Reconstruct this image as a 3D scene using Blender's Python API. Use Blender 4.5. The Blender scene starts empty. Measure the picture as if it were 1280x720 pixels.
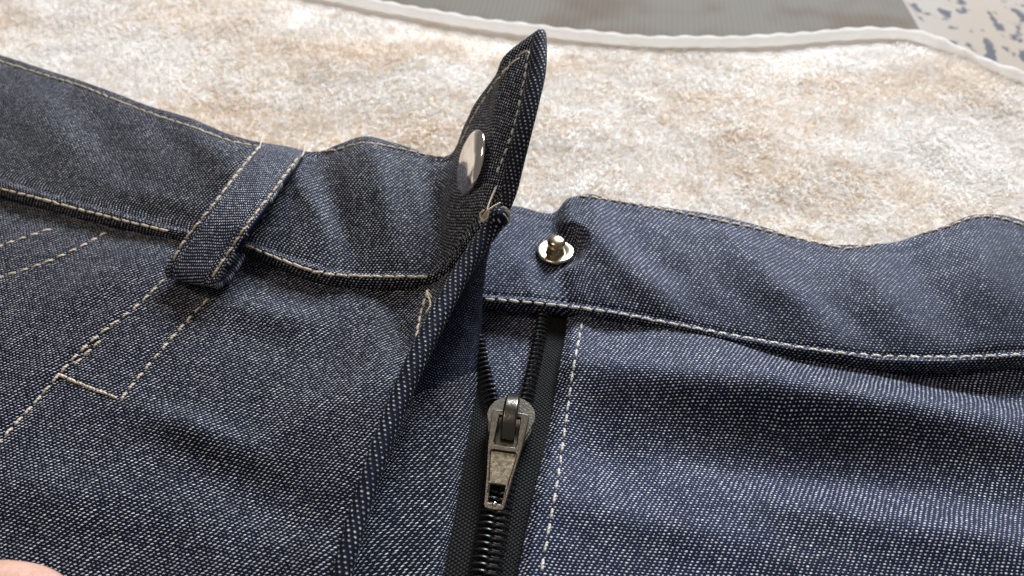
import bpy, bmesh, math, random
import numpy as np
from mathutils import Vector, Matrix, noise
from mathutils.bvhtree import BVHTree
random.seed(7); rng = np.random.default_rng(7)
S = bpy.context.scene
C = bpy.context.collection
S.unit_settings.system = 'METRIC'; S.unit_settings.scale_length = 0.01      # one unit is one centimetre

# ------------------------------------------------------------ camera, light, exposure
H = 13.0; PITCH = math.radians(45); F = 1000.0      # lens height over the cloth, tilt, focal length in photo pixels
cam_d = bpy.data.cameras.new('camera'); cam = bpy.data.objects.new('camera', cam_d); C.objects.link(cam)
cam.location = (0, 0, H); cam.rotation_euler = (math.pi/2 - PITCH, 0, 0)
cam_d.sensor_width = 36; cam_d.lens = 36*F/1280; cam_d.clip_start = 0.5; cam_d.clip_end = 2000
cam_d.dof.use_dof = True; cam_d.dof.focus_distance = 15.6; cam_d.dof.aperture_fstop = 0.22
S.camera = cam
S.cycles.pixel_filter_width = 1.1
W = bpy.data.worlds.new('World'); S.world = W; W.use_nodes = True
bg = W.node_tree.nodes['Background']; bg.inputs[0].default_value = (0.95, 0.92, 0.90, 1); bg.inputs[1].default_value = 0.18
def area(name, loc, target, sx, sy, power, col):
    d = bpy.data.lights.new(name, 'AREA'); d.shape = 'RECTANGLE'; d.size = sx; d.size_y = sy; d.energy = power; d.color = col
    o = bpy.data.objects.new(name, d); C.objects.link(o); o.location = loc
    o.rotation_euler = (Vector(target)-Vector(loc)).to_track_quat('-Z', 'Y').to_euler(); return o
area('window_light', (50, 142, 82), (0, 15, 0), 62, 46, 5.5e5, (0.85, 0.91, 1.0))
area('warm_fill', (-40, 10, 100), (0, 15, 0), 34, 34, 3.3e4, (1.0, 0.84, 0.68))  # added warm fill from above left, not a lamp that is seen
S.view_settings.view_transform = 'Standard'; S.view_settings.look = 'None'
S.view_settings.exposure = 0.0; S.view_settings.gamma = 1

# ------------------------------------------------------------ helpers
sp, cp = math.sin(PITCH), math.cos(PITCH)
def P(px, py, z):                                   # photo pixel + height over the cloth -> point in the room
    a = (px-640)/F; d = (py-360)/F
    dz = (H-z)/(sp + d*cp)
    return np.array((a*dz, (cp - d*sp)*dz, z))
def proj(p):                                        # inverse, for laying out folds
    x, y, z = p[..., 0], p[..., 1], p[..., 2]-H
    dz = y*cp - z*sp; up = y*sp + z*cp
    return 640 + F*x/dz, 360 - F*up/dz
def tag(o, label=None, cat=None, group=None, kind=None):
    if label: o['label'] = label
    if cat: o['category'] = cat
    if group: o['group'] = group
    if kind: o['kind'] = kind
    return o
def empty(name, loc=(0, 0, 0)):
    o = bpy.data.objects.new(name, None); C.objects.link(o); o.location = loc; return o
def link(name, me, mat, parent=None, smooth=True):
    o = bpy.data.objects.new(name, me); C.objects.link(o)
    if mat and not me.materials: me.materials.append(mat)
    if smooth: me.shade_smooth()
    if parent:
        o.parent = parent
        bpy.context.view_layer.update()
        o.matrix_parent_inverse = parent.matrix_world.inverted()
    return o
def cr(pts, n):                                     # Catmull-Rom through rows of pts -> n samples
    pts = np.asarray(pts, float); m = len(pts)
    t = np.linspace(0, m-1, n); i = np.clip(t.astype(int), 0, m-2); f = (t-i).reshape((-1,)+(1,)*(pts.ndim-1))
    p0 = np.where((i == 0).reshape(f.shape), 2*pts[0]-pts[1], pts[np.maximum(i-1, 0)]); p1 = pts[i]; p2 = pts[i+1]
    p3 = np.where((i == m-2).reshape(f.shape), 2*pts[-1]-pts[-2], pts[np.minimum(i+2, m-1)])
    return .5*((2*p1)+(-p0+p2)*f+(2*p0-5*p1+4*p2-p3)*f*f+(-p0+3*p1-3*p2+p3)*f**3)
def grid_mesh(name, G, uv=None):
    n, m = G.shape[:2]
    idx = np.arange(n*m).reshape(n, m)
    q = np.stack([idx[:-1, :-1], idx[:-1, 1:], idx[1:, 1:], idx[1:, :-1]], -1).reshape(-1, 4)
    me = bpy.data.meshes.new(name); me.vertices.add(n*m); me.vertices.foreach_set('co', G.reshape(-1).astype(np.float32))
    me.loops.add(q.size); me.loops.foreach_set('vertex_index', q.reshape(-1).astype(np.int32))
    me.polygons.add(len(q)); me.polygons.foreach_set('loop_start', np.arange(0, q.size, 4, dtype=np.int32))
    me.update(calc_edges=True); me.validate()
    if uv is not None:
        l = me.uv_layers.new(name='UVMap'); l.data.foreach_set('uv', uv.reshape(-1, 2)[q.reshape(-1)].reshape(-1).astype(np.float32))
    return me
def normals(G):
    du = np.gradient(G, axis=1); dv = np.gradient(G, axis=0)
    n = np.cross(du, dv); n /= np.linalg.norm(n, axis=2, keepdims=True)+1e-9
    n[n[..., 2].mean() < 0] *= 1
    return n
def vnoise(G, scale, seed=0):
    out = np.empty(G.shape[:2])
    for i in range(G.shape[0]):
        for j in range(G.shape[1]):
            p = G[i, j]; out[i, j] = noise.noise((p[0]*scale+seed, p[1]*scale, p[2]*scale))
    return out
def smooth_noise(G, scale, seed=0):                 # low-frequency noise sampled coarsely
    n, m = G.shape[:2]; st = 6
    c = vnoise(G[::st, ::st], scale, seed)
    a = cr(c, n); return cr(a.T, m).T
def folds(G, lst):                                  # (px, py, angle, half length, half width, height)
    x, y = proj(G); z = np.zeros(G.shape[:2])
    for fx, fy, an, L, w, h in lst:
        a = math.radians(an); dx = x-fx; dy = y-fy
        u = dx*math.cos(a)+dy*math.sin(a); v = -dx*math.sin(a)+dy*math.cos(a)
        z += h*np.exp(-(u/L)**2-(v/w)**2)
    return z
SURF = {}
def patch(name, ctrl, nr, nc, mat, parent, uvmode='planar', rot=0, lst=(), prof=None, thick=0.09, nz=.03, nzs=.5, off=(0, 0), swap=False, up=True, label=None, ref=None, post=None, fk=1.45):
    A = np.array([[P(*p) for p in r] for r in ctrl])
    G = cr(A, nr); G = cr(G.transpose(1, 0, 2), nc).transpose(1, 0, 2)
    N = normals(G)
    if N[..., 2].mean() < 0: N = -N
    h = fk*folds(G, lst) + nz*smooth_noise(G, nzs, len(name)) + .014*smooth_noise(G, 2.2, 3) + .35*nz*smooth_noise(G, nzs*2.7, 9)
    if prof is not None:
        V, U = np.meshgrid(np.linspace(0, 1, nr), np.linspace(0, 1, nc), indexing='ij')
        h = h + prof(U, V)
    G = G + N*h[..., None]
    if post is not None: G = post(G)
    if uvmode == 'planar':
        a = math.radians(rot); x, y = G[..., 0], G[..., 1]
        uv = np.stack([x*math.cos(a)+y*math.sin(a), -x*math.sin(a)+y*math.cos(a)], -1)
    else:
        du = np.linalg.norm(np.diff(G, axis=1), axis=2); dv = np.linalg.norm(np.diff(G, axis=0), axis=2)
        u = np.concatenate([[0], np.cumsum(du[nr//2])]); u = np.tile(u, (nr, 1))
        if ref is not None:
            Sr = np.concatenate([np.zeros((nr, 1)), np.cumsum(du, axis=1)], 1); rc = int(ref*(nc-1))
            u = Sr-Sr[:, rc:rc+1]+Sr[nr//2, rc]
        v = np.concatenate([np.zeros((1, nc)), np.cumsum(dv, axis=0)]); v = v[-1:]-v
        k = 25; ker = np.ones(k)/k
        uv = np.stack([u, v], -1)
        if swap: uv = uv[..., ::-1].copy()
    uv = uv + np.array(off)
    me = grid_mesh(name, G, uv)
    if np.mean([p.normal.z for p in me.polygons]) < 0 and up: me.flip_normals()
    o = link(name, me, mat, parent)
    if thick:
        s = o.modifiers.new('thickness', 'SOLIDIFY'); s.thickness = thick; s.offset = -1
    if label: o['label'] = label
    SURF[o.name] = BVHTree.FromPolygons([tuple(v) for v in G.reshape(-1, 3)], [tuple(p.vertices) for p in me.polygons])
    o['_'] = 0; del o['_']
    return o
CAMP = Vector((0, 0, H))
def hit(surf, px, py):
    d = Vector(P(px, py, 0))-CAMP; d.normalize()
    best = None
    for s in ([surf] if isinstance(surf, str) else surf):
        p, n, i, dist = SURF[s].ray_cast(CAMP, d)
        if p is not None and (best is None or dist < best[2]):
            if n.dot(d) > 0: n = -n
            best = (p, n, dist)
    return best
def tube(name, pts, rad, mat, parent, seg=10, res=None, flat=1.0, caps=True, upv=(0, 0, 1), bump=None, label=None, capk=.08):
    pts = np.asarray(pts, float); n = res or len(pts)*4
    Q = cr(pts, n); R = cr(np.array(rad, float).reshape(-1, 1), n)[:, 0] if np.ndim(rad) else np.full(n, rad)
    T = np.gradient(Q, axis=0); T /= np.linalg.norm(T, axis=1, keepdims=True)+1e-9
    up = np.array(upv, float); sd = np.cross(T, up); sd /= np.linalg.norm(sd, axis=1, keepdims=True)+1e-9
    un = np.cross(sd, T)
    L = np.concatenate([[0], np.cumsum(np.linalg.norm(np.diff(Q, axis=0), axis=1))])
    th = np.linspace(0, 2*math.pi, seg+1)
    if caps:
        e = np.ones(n); k = max(1, int(n*capk))
        for i in range(k): f = math.sqrt(max(0, 1-((k-i)/k)**2)); e[i] = f; e[-1-i] = f
        R = R*np.maximum(e, .02)
    G = np.empty((n, seg+1, 3)); uv = np.empty((n, seg+1, 2))
    for j, t in enumerate(th):
        r = R if bump is None else R*(1+bump(L, t))
        G[:, j] = Q+sd*(np.cos(t)*r)[:, None]+un*(np.sin(t)*r*flat)[:, None]
        uv[:, j, 0] = -t*R.mean(); uv[:, j, 1] = -L
    me = grid_mesh(name, G, uv); o = link(name, me, mat, parent)
    if label: o['label'] = label
    SURF[o.name] = BVHTree.FromPolygons([tuple(v) for v in G.reshape(-1, 3)], [tuple(p.vertices) for p in me.polygons])
    return o
def bm_obj(name, bm, mat, parent=None, bevel=0, smooth=True, seg=2):
    me = bpy.data.meshes.new(name); bmesh.ops.recalc_face_normals(bm, faces=bm.faces); bm.to_mesh(me); bm.free()
    o = link(name, me, mat, parent, smooth)
    if bevel:
        b = o.modifiers.new('bevel', 'BEVEL'); b.width = bevel; b.segments = seg; b.limit_method = 'ANGLE'; b.angle_limit = .6
        b.harden_normals = True
    return o

# ------------------------------------------------------------ materials
class NT:
    def __init__(s, name):
        s.m = bpy.data.materials.new(name); s.m.use_nodes = True; s.t = s.m.node_tree; s.b = s.t.nodes['Principled BSDF']
    def n(s, ty, **kw):
        x = s.t.nodes.new(ty)
        for k, v in kw.items(): setattr(x, k, v)
        return x
    def l(s, a, b): s.t.links.new(a, b)
    def mth(s, op, *a, clamp=False):
        x = s.n('ShaderNodeMath', operation=op); x.use_clamp = clamp
        for i, v in enumerate(a):
            if isinstance(v, (int, float)): x.inputs[i].default_value = v
            else: s.l(v, x.inputs[i])
        return x.outputs[0]
    def noise(s, vec, scale, detail=2, rough=.5, dim='3D'):
        x = s.n('ShaderNodeTexNoise', noise_dimensions=dim); x.inputs['Scale'].default_value = scale
        x.inputs['Detail'].default_value = detail; x.inputs['Roughness'].default_value = rough
        if vec is not None: s.l(vec, x.inputs['Vector'])
        return x
    def mix(s, f, a, b):
        x = s.n('ShaderNodeMix', data_type='RGBA')
        for i, v in ((0, f), (6, a), (7, b)):
            if isinstance(v, (int, float)): x.inputs[i].default_value = v
            elif isinstance(v, tuple): x.inputs[i].default_value = (*v, 1)
            else: s.l(v, x.inputs[i])
        return x.outputs[2]
    def mr(s, v, a, b, c, d, sm=True):
        x = s.n('ShaderNodeMapRange', interpolation_type='SMOOTHSTEP' if sm else 'LINEAR')
        s.l(v, x.inputs[0])
        for i, k in enumerate((a, b, c, d)): x.inputs[i+1].default_value = k
        return x.outputs[0]
    def bump(s, h, dist, strength=1.0):
        x = s.n('ShaderNodeBump'); x.inputs['Strength'].default_value = strength; x.inputs['Distance'].default_value = dist
        s.l(h, x.inputs['Height']); s.l(x.outputs[0], s.b.inputs['Normal'])

def denim(name, a=0.086, b=0.055, dark=(.0022, .0025, .0045), light=(.0056, .0108, .046), dot=(.74, .74, .74), dotk=1.1, sheen=.04, tilt=.10, rx=.265, ry=.25, ridge=.25, spec=.22):
    N = NT(name); m = N.mth
    uvn = N.n('ShaderNodeUVMap'); uvn.uv_map = 'UVMap'; uv = uvn.outputs[0]
    wob = N.noise(uv, .9, 2); wob2 = N.noise(uv, 9, 1)
    off = N.n('ShaderNodeVectorMath', operation='SUBTRACT'); N.l(wob.outputs['Color'], off.inputs[0]); off.inputs[1].default_value = (.5, .5, .5)
    sc = N.n('ShaderNodeVectorMath', operation='SCALE'); N.l(off.outputs[0], sc.inputs[0]); sc.inputs['Scale'].default_value = .10
    off2 = N.n('ShaderNodeVectorMath', operation='SUBTRACT'); N.l(wob2.outputs['Color'], off2.inputs[0]); off2.inputs[1].default_value = (.5, .5, .5)
    sc2 = N.n('ShaderNodeVectorMath', operation='SCALE'); N.l(off2.outputs[0], sc2.inputs[0]); sc2.inputs['Scale'].default_value = .018
    ad = N.n('ShaderNodeVectorMath', operation='ADD'); N.l(uv, ad.inputs[0]); N.l(sc.outputs[0], ad.inputs[1])
    ad2 = N.n('ShaderNodeVectorMath', operation='ADD'); N.l(ad.outputs[0], ad2.inputs[0]); N.l(sc2.outputs[0], ad2.inputs[1])
    xy = N.n('ShaderNodeSeparateXYZ'); N.l(ad2.outputs[0], xy.inputs[0]); u, v = xy.outputs[0], xy.outputs[1]
    vb = m('DIVIDE', v, b); j = m('FLOOR', vb); fv = m('SUBTRACT', m('FRACT', vb), .5)
    # visible only every third weft crossing, moved along one thread per pick: the twill line
    uu = m('SUBTRACT', m('DIVIDE', u, a), m('DIVIDE', j, 3)); ci = m('FLOOR', uu); fu = m('SUBTRACT', m('FRACT', uu), .5)
    cv = N.n('ShaderNodeCombineXYZ'); N.l(ci, cv.inputs[0]); N.l(j, cv.inputs[1])
    wn = N.n('ShaderNodeTexWhiteNoise', noise_dimensions='2D'); N.l(cv.outputs[0], wn.inputs['Vector'])
    wc = N.n('ShaderNodeSeparateColor'); N.l(wn.outputs['Color'], wc.inputs[0])
    du = m('MULTIPLY', fu, a); dv = m('SUBTRACT', m('MULTIPLY', fv, b), m('MULTIPLY', du, tilt))
    du = m('ADD', du, m('MULTIPLY', m('SUBTRACT', wc.outputs[1], .5), .012))
    dv = m('ADD', dv, m('MULTIPLY', m('SUBTRACT', wc.outputs[2], .5), .008))
    r2 = m('ADD', m('POWER', m('ABSOLUTE', m('DIVIDE', du, rx*a)), 2), m('POWER', m('ABSOLUTE', m('DIVIDE', dv, ry*b)), 2))
    r = m('DIVIDE', m('SQRT', r2), m('ADD', .72, m('MULTIPLY', wc.outputs[0], .5)))
    mask = N.mr(r, .55, 1.05, 1, 0)
    # warp threads
    wu = m('DIVIDE', u, a/3); wi = m('FLOOR', wu); fw = m('SUBTRACT', m('FRACT', wu), .5)
    wprof = m('SUBTRACT', 1, m('MULTIPLY', 4, m('MULTIPLY', fw, fw)))
    s1 = N.n('ShaderNodeCombineXYZ'); N.l(m('MULTIPLY', wi, 1.7), s1.inputs[0]); N.l(m('MULTIPLY', v, 1.3), s1.inputs[1])
    slub = N.noise(s1.outputs[0], 1.0, 2).outputs[0]
    ph = m('SUBTRACT', m('DIVIDE', u, a), m('DIVIDE', vb, 3)); rid = m('COSINE', m('MULTIPLY', ph, 2*math.pi))
    big = N.noise(uv, .55, 3).outputs[0]
    fib = N.noise(uv, 60, 2).outputs[0]
    t = m('MULTIPLY', m('ADD', m('MULTIPLY', slub, 1.0), m('MULTIPLY', fib, .45)), m('ADD', .35, m('MULTIPLY', wprof, .6)))
    t = m('ADD', t, m('MULTIPLY', rid, .5*ridge))
    t = m('ADD', t, m('MULTIPLY', m('SUBTRACT', big, .5), .7))
    base = N.mix(N.mr(t, .25, 1.1, 0, 1, False), dark, light)
    bright = m('MULTIPLY', m('MULTIPLY', m('ADD', .40, m('MULTIPLY', wc.outputs[1], .6)), m('ADD', .45, m('MULTIPLY', m('ADD', slub, N.noise(uv, 2.2, 2).outputs[0]), .58))), dotk)
    dcol = N.n('ShaderNodeMix', data_type='RGBA', blend_type='MULTIPLY'); dcol.inputs[0].default_value = 1
    dcol.inputs[6].default_value = (*dot, 1)
    bc = N.n('ShaderNodeCombineColor')
    for k in range(3): N.l(bright, bc.inputs[k])
    N.l(bc.outputs[0], dcol.inputs[7])
    col = N.mix(mask, base, dcol.outputs[2])
    N.l(col, N.b.inputs['Base Color'])
    N.b.inputs['Roughness'].default_value = .55; N.b.inputs['Specular IOR Level'].default_value = spec; N.b.inputs['Specular Tint'].default_value = (.42, .56, 1, 1)
    N.b.inputs['Sheen Weight'].default_value = sheen; N.b.inputs['Sheen Roughness'].default_value = .35
    N.b.inputs['Sheen Tint'].default_value = (.55, .68, 1, 1)
    hgt = m('ADD', m('MULTIPLY', wprof, m('SUBTRACT', .5, m('MULTIPLY', mask, .5))), m('MULTIPLY', mask, m('SUBTRACT', .95, m('MULTIPLY', m('MINIMUM', m('MULTIPLY', r, r), 1), .5))))
    hgt = m('ADD', hgt, m('ADD', m('MULTIPLY', rid, ridge), m('MULTIPLY', fib, .3)))
    N.bump(hgt, .012, .8)
    return N.m
D = denim('denim')
D_left = denim('left_denim', a=.090, b=.056, tilt=.55, rx=.27, ry=.195, dark=(.0022, .0025, .0042), light=(.0040, .0062, .019), dot=(.86, .86, .86), spec=.13)  # same cloth as the right, coloured darker for the shade on the left
D_loop = denim('loop_denim', a=.082, b=.052)
D_band = denim('waistband_denim', a=.092, b=.062, rx=.24, ry=.26, tilt=.3, ridge=.45)
D_shade = denim('denim_shade', dark=(.0022, .0025, .0045), light=(.0055, .0085, .026), dot=(.36, .38, .44), dotk=.5, sheen=0, spec=.05)  # denim toned down to paint the shade below the fly edge
D_band_left = denim('waistband_denim_left', a=.090, b=.060, rx=.25, ry=.25, tilt=.3, ridge=.35, light=(.0040, .0062, .019), spec=.13)  # same waistband cloth, with the left half's shade put into its colour
D_edge = denim('edge_denim', a=.118, b=.085, rx=.23, dark=(.003, .0034, .006), light=(.009, .010, .017), dot=(.42, .41, .38), sheen=.03)

def simple(name, col, rough=.5, metal=0, spec=.5, bscale=0, bdist=0, col2=None, nscale=3, detail=3, sheen=0):
    N = NT(name); tc = N.n('ShaderNodeTexCoord').outputs['Object']
    if col2:
        nz = N.noise(tc, nscale, detail); N.l(N.mix(N.mr(nz.outputs[0], .35, .65, 0, 1), col, col2), N.b.inputs['Base Color'])
    else: N.b.inputs['Base Color'].default_value = (*col, 1)
    N.b.inputs['Roughness'].default_value = rough; N.b.inputs['Metallic'].default_value = metal; N.b.inputs['Specular IOR Level'].default_value = spec
    N.b.inputs['Sheen Weight'].default_value = sheen
    if bdist: N.bump(N.noise(tc, bscale, 3).outputs[0], bdist)
    return N.m
def thread_mat(name, c1, c2):
    N = NT(name); oi = N.n('ShaderNodeObjectInfo'); N.l(N.mix(oi.outputs['Random'], c1, c2), N.b.inputs['Base Color'])
    N.b.inputs['Roughness'].default_value = .55; N.b.inputs['Sheen Weight'].default_value = .2
    tc = N.n('ShaderNodeTexCoord').outputs['Object']
    w = N.n('ShaderNodeTexWave', wave_type='BANDS', bands_direction='DIAGONAL'); w.inputs['Scale'].default_value = 9; N.l(tc, w.inputs['Vector'])
    N.bump(w.outputs['Fac'], .012); return N.m
T_tan = thread_mat('tan_thread', (.56, .45, .31), (.68, .57, .43))
T_pale = thread_mat('pale_thread', (.62, .58, .50), (.74, .71, .64))
gunmetal = simple('gunmetal', (.15, .138, .115), .34, 1.0, col2=(.20, .18, .145), nscale=9, bscale=30, bdist=.006)
gun_dark = simple('dark_metal', (.13, .12, .10), .25, 1.0, bscale=14, bdist=.004)
worn = simple('worn_metal', (.32, .28, .20), .5, 1.0, col2=(.15, .13, .095), nscale=14, detail=5, bscale=40, bdist=.008)
nickel = simple('nickel', (.80, .72, .64), .13, 1.0)
stud_m = simple('stud_metal', (.64, .56, .42), .27, 1.0, col2=(.50, .43, .32), nscale=5)
coil_m = simple('black_nylon', (.006, .006, .007), .32, 0, .6)
skin = simple('skin', (.50, .28, .20), .5, 0, .4, 14, .03, col2=(.58, .34, .26), nscale=3)
skin.node_tree.nodes['Principled BSDF'].inputs['Subsurface Weight'].default_value = .15
nail_m = simple('nail', (.72, .50, .42), .3)
def tape_mat():
    N = NT('zipper_tape'); m = N.mth; uvn = N.n('ShaderNodeUVMap'); uvn.uv_map = 'UVMap'
    xy = N.n('ShaderNodeSeparateXYZ'); N.l(uvn.outputs[0], xy.inputs[0])
    nz = N.noise(uvn.outputs[0], 14, 3).outputs[0]
    u = m('ADD', xy.outputs[0], m('MULTIPLY', nz, .03)); v = m('ADD', xy.outputs[1], m('MULTIPLY', nz, .02))
    fu = m('SINE', m('MULTIPLY', u, 2*math.pi/.11)); fv = m('SINE', m('ADD', m('MULTIPLY', v, 2*math.pi/.075), m('MULTIPLY', m('SIGN', fu), 1.57)))
    k = m('MULTIPLY', m('ABSOLUTE', fu), m('ADD', .5, m('MULTIPLY', fv, .5)))
    k = m('MULTIPLY', k, m('ADD', .3, nz))
    N.l(N.mix(k, (.003, .003, .0033), (.040, .038, .036)), N.b.inputs['Base Color'])
    N.b.inputs['Roughness'].default_value = .6; N.b.inputs['Specular IOR Level'].default_value = .14; N.bump(k, .05); return N.m
tape_m = tape_mat()

# ------------------------------------------------------------ the setting
def pile_colour(N, vec):
    mp_ = N.n('ShaderNodeMapping'); mp_.inputs['Rotation'].default_value = (0, 0, .5); mp_.inputs['Scale'].default_value = (.6, 1.3, 1); N.l(vec, mp_.inputs[0])
    a = N.noise(mp_.outputs[0], .20, 2, .5).outputs[0]; b_ = N.noise(vec, 2.6, 3).outputs[0]
    k = N.mth('ADD', N.mth('MULTIPLY', a, .58), N.mth('MULTIPLY', b_, .42))
    return N.mr(k, .34, .56, 0, 1)
Nn = NT('bedspread'); tc = Nn.n('ShaderNodeTexCoord').outputs['Object']
mp = Nn.n('ShaderNodeMapping'); mp.inputs['Scale'].default_value = (1, .55, 1); Nn.l(tc, mp.inputs[0])
vz = Nn.noise(mp.outputs[0], 1.9, 2, .5).outputs[0]; vz2 = Nn.noise(tc, .16, 2).outputs[0]
bl = Nn.mr(vz, .55, .62, 0, 1); c0 = Nn.mix(Nn.mr(vz2, .4, .6, 0, 1), (.40, .385, .35), (.40, .34, .28))
Nn.l(Nn.mix(bl, c0, (.10, .105, .12)), Nn.b.inputs['Base Color']); Nn.b.inputs['Roughness'].default_value = .8; Nn.b.inputs['Specular IOR Level'].default_value = .15
Nn.bump(Nn.noise(tc, 18, 2).outputs[0], .03)
g = np.stack(np.meshgrid(np.linspace(-150, 150, 60), np.linspace(-100, 200, 60)), -1); G = np.concatenate([g, np.full(g.shape[:2]+(1,), -2.3)], -1)
G[..., 2] += .15*np.sin(G[..., 0]*.13)*np.cos(G[..., 1]*.11)-.15
o = link('ground_cloth', grid_mesh('ground_cloth', G), Nn.m); tag(o, 'pale bedspread with dark slate blotches under everything, seen in the top right corner', kind='structure')

Nn = NT('ribbed_mat'); tc = Nn.n('ShaderNodeTexCoord').outputs['Object']; xy = Nn.n('ShaderNodeSeparateXYZ'); Nn.l(tc, xy.inputs[0])
rb = Nn.mth('SINE', Nn.mth('ADD', Nn.mth('MULTIPLY', xy.outputs[0], 30), Nn.mth('MULTIPLY', xy.outputs[1], -4)))
nz = Nn.noise(tc, .28, 2).outputs[0]; nf = Nn.noise(tc, 7, 3).outputs[0]
cc = Nn.mix(Nn.mr(nz, .45, .66, 0, 1), (.18, .166, .138), (.13, .095, .065))
cc = Nn.mix(Nn.mth('MULTIPLY', Nn.mth('ADD', .5, Nn.mth('MULTIPLY', rb, .5)), .07), cc, (.36, .34, .30))
Nn.l(Nn.mix(Nn.mth('MULTIPLY', nf, .35), cc, (.16, .15, .14)), Nn.b.inputs['Base Color']); Nn.b.inputs['Roughness'].default_value = .85; Nn.b.inputs['Specular IOR Level'].default_value = .15; Nn.bump(rb, .005)
bm = bmesh.new(); A = P(1127, -6, -1.5); B = P(1156, 44, -1.5); dirn = (A-B)/np.linalg.norm(A-B)
q = [B-dirn*25, A+dirn*60]; nx = np.array((-1, 0, 0))
cs = [q[0], q[1], q[1]+nx*120, q[0]+nx*120]
vs = [bm.verts.new((c[0], c[1], -1.5)) for c in cs]; f = bm.faces.new(vs)
ex = bmesh.ops.extrude_face_region(bm, geom=[f]); bmesh.ops.translate(bm, verts=[e for e in ex['geom'] if isinstance(e, bmesh.types.BMVert)], vec=(0, 0, -.35))
o = bm_obj('mat', bm, Nn.m, bevel=.12, smooth=False); tag(o, 'grey and brown ribbed mat lying under the far edge of the cream towel', 'mat')

# ------------------------------------------------------------ plush towel
TZ = -1.0
towel = empty('towel', (0, 20, TZ)); tag(towel, 'cream and beige plush towel with white corded hem spread under the trousers', 'towel')
def towel_h(x, y):
    return .28*noise.noise((x*.16+3, y*.16, 0))+.12*noise.noise((x*.5, y*.5, 4))
hem_px = [(-700, -330), (-300, -150), (100, -72), (300, -30), (440, 0), (520, 15), (600, 29), (700, 41), (800, 51), (900, 52), (980, 49), (1050, 43), (1100, 41), (1150, 46), (1200, 66), (1240, 84), (1290, 102), (1400, 150), (1600, 240)]
hem = np.array([P(x, y, TZ+.1) for x, y in hem_px]); hem = cr(hem, 600)
Nt = NT('plush_base'); tc = Nt.n('ShaderNodeTexCoord').outputs['Object']; k = pile_colour(Nt, tc)
Nt.l(Nt.mix(k, (.80, .68, .54), (.88, .85, .81)), Nt.b.inputs['Base Color']); Nt.b.inputs['Roughness'].default_value = .9; Nt.bump(Nt.noise(tc, 9, 3).outputs[0], .1)
Np = NT('plush_pile'); ge = Np.n('ShaderNodeTexCoord').outputs['Object']; k = pile_colour(Np, ge)
at = Np.n('ShaderNodeAttribute'); at.attribute_name = 'tone'
c = Np.mix(k, (.85, .765, .665), (.915, .895, .865)); c = Np.mix(Np.mth('MULTIPLY', at.outputs['Fac'], .5), c, (.96, .94, .91))
Np.l(c, Np.b.inputs['Base Color']); Np.b.inputs['Roughness'].default_value = .7
Np.b.inputs['Sheen Weight'].default_value = .3
tr_ = Np.n('ShaderNodeBsdfTranslucent'); Np.l(c, tr_.inputs[0]); ms = Np.n('ShaderNodeMixShader'); ms.inputs[0].default_value = .58
Np.l(Np.b.outputs[0], ms.inputs[1]); Np.l(tr_.outputs[0], ms.inputs[2]); Np.l(ms.outputs[0], Np.t.nodes['Material Output'].inputs[0])
# base sheet: rows run from the hem towards the camera
nR, nC = 140, 300
base = np.empty((nR, nC, 3)); hs = cr(hem, nC)
for i, t in enumerate(np.linspace(0, 1, nR)):
    base[i] = hs*(1-t)+np.stack([hs[:, 0]*.9, np.full(nC, -4.0), hs[:, 2]], -1)*t
for i in range(nR):
    for j in range(nC):
        base[i, j, 2] = TZ-.12+towel_h(base[i, j, 0], base[i, j, 1])*min(1, i/14)+.10*max(0, 1-i/5)
tmesh = grid_mesh('towel_cloth', base)
if np.mean([p.normal.z for p in tmesh.polygons]) < 0: tmesh.flip_normals()
o = link('cloth', tmesh, Nt.m, towel); s = o.modifiers.new('t', 'SOLIDIFY'); s.thickness = .3; s.offset = -1
hb = lambda L, t: .10*np.sin(L*2*math.pi/.85)+.06*np.sin(L*2.1+1)
hem_m = simple('hem_white', (.97, .96, .94), .85, 0, .3, 10, .06, col2=(.88, .83, .77), nscale=1.2)
hn = hem_m.node_tree; ht = hn.nodes.new('ShaderNodeBsdfTranslucent'); ht.inputs[0].default_value = (.95, .93, .90, 1); hx = hn.nodes.new('ShaderNodeMixShader'); hx.inputs[0].default_value = .6
hn.links.new(hn.nodes['Principled BSDF'].outputs[0], hx.inputs[1]); hn.links.new(ht.outputs[0], hx.inputs[2]); hn.links.new(hx.outputs[0], hn.nodes['Material Output'].inputs[0])
hp = hem.copy(); hp[:, 2] -= .02
tube('hem', hp[::3], .21, hem_m, towel, seg=12, res=1600, caps=False, bump=hb)
# pile
n = 560000
X = rng.uniform(-27, 27, n); Y = rng.uniform(11, 33, n)
hy = np.interp(X, hem[:, 0], hem[:, 1]); pxs, pys = proj(np.stack([X, Y, np.full(n, TZ)], -1))
keep = (Y < hy-.10) & (pxs > -120) & (pxs < 1400) & (pys > -60) & (pys < 420)
X, Y = X[keep], Y[keep]; n = len(X)
grid = 0.25
def field(fn):
    xs = np.arange(-28, 28.3, grid); ys = np.arange(10, 34, grid); T = np.array([[fn(x, y) for x in xs] for y in ys])
    def look(x, y):
        fx = (x+28)/grid; fy = (y-10)/grid; i = fx.astype(int); j = fy.astype(int); a = fx-i; b = fy-j
        return (T[j, i]*(1-a)+T[j, i+1]*a)*(1-b)+(T[j+1, i]*(1-a)+T[j+1, i+1]*a)*b
    return look
fh = field(towel_h); f1 = field(lambda x, y: noise.noise((x*.35, y*.35, 7.))); f2 = field(lambda x, y: noise.noise((x*1.3, y*1.3, 2.))); f3 = field(lambda x, y: noise.noise((x*.8+9, y*.8, 5.)))
ang = -.6+f1(X, Y)*2.0+f2(X, Y)*1.6+rng.normal(0, .75, n)
lean = np.clip(1.0+.5*f3(X, Y)+rng.normal(0, .18, n), .2, 1.4)
Ln = rng.uniform(.10, .20, n); wd = rng.uniform(.013, .024, n)
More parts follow.
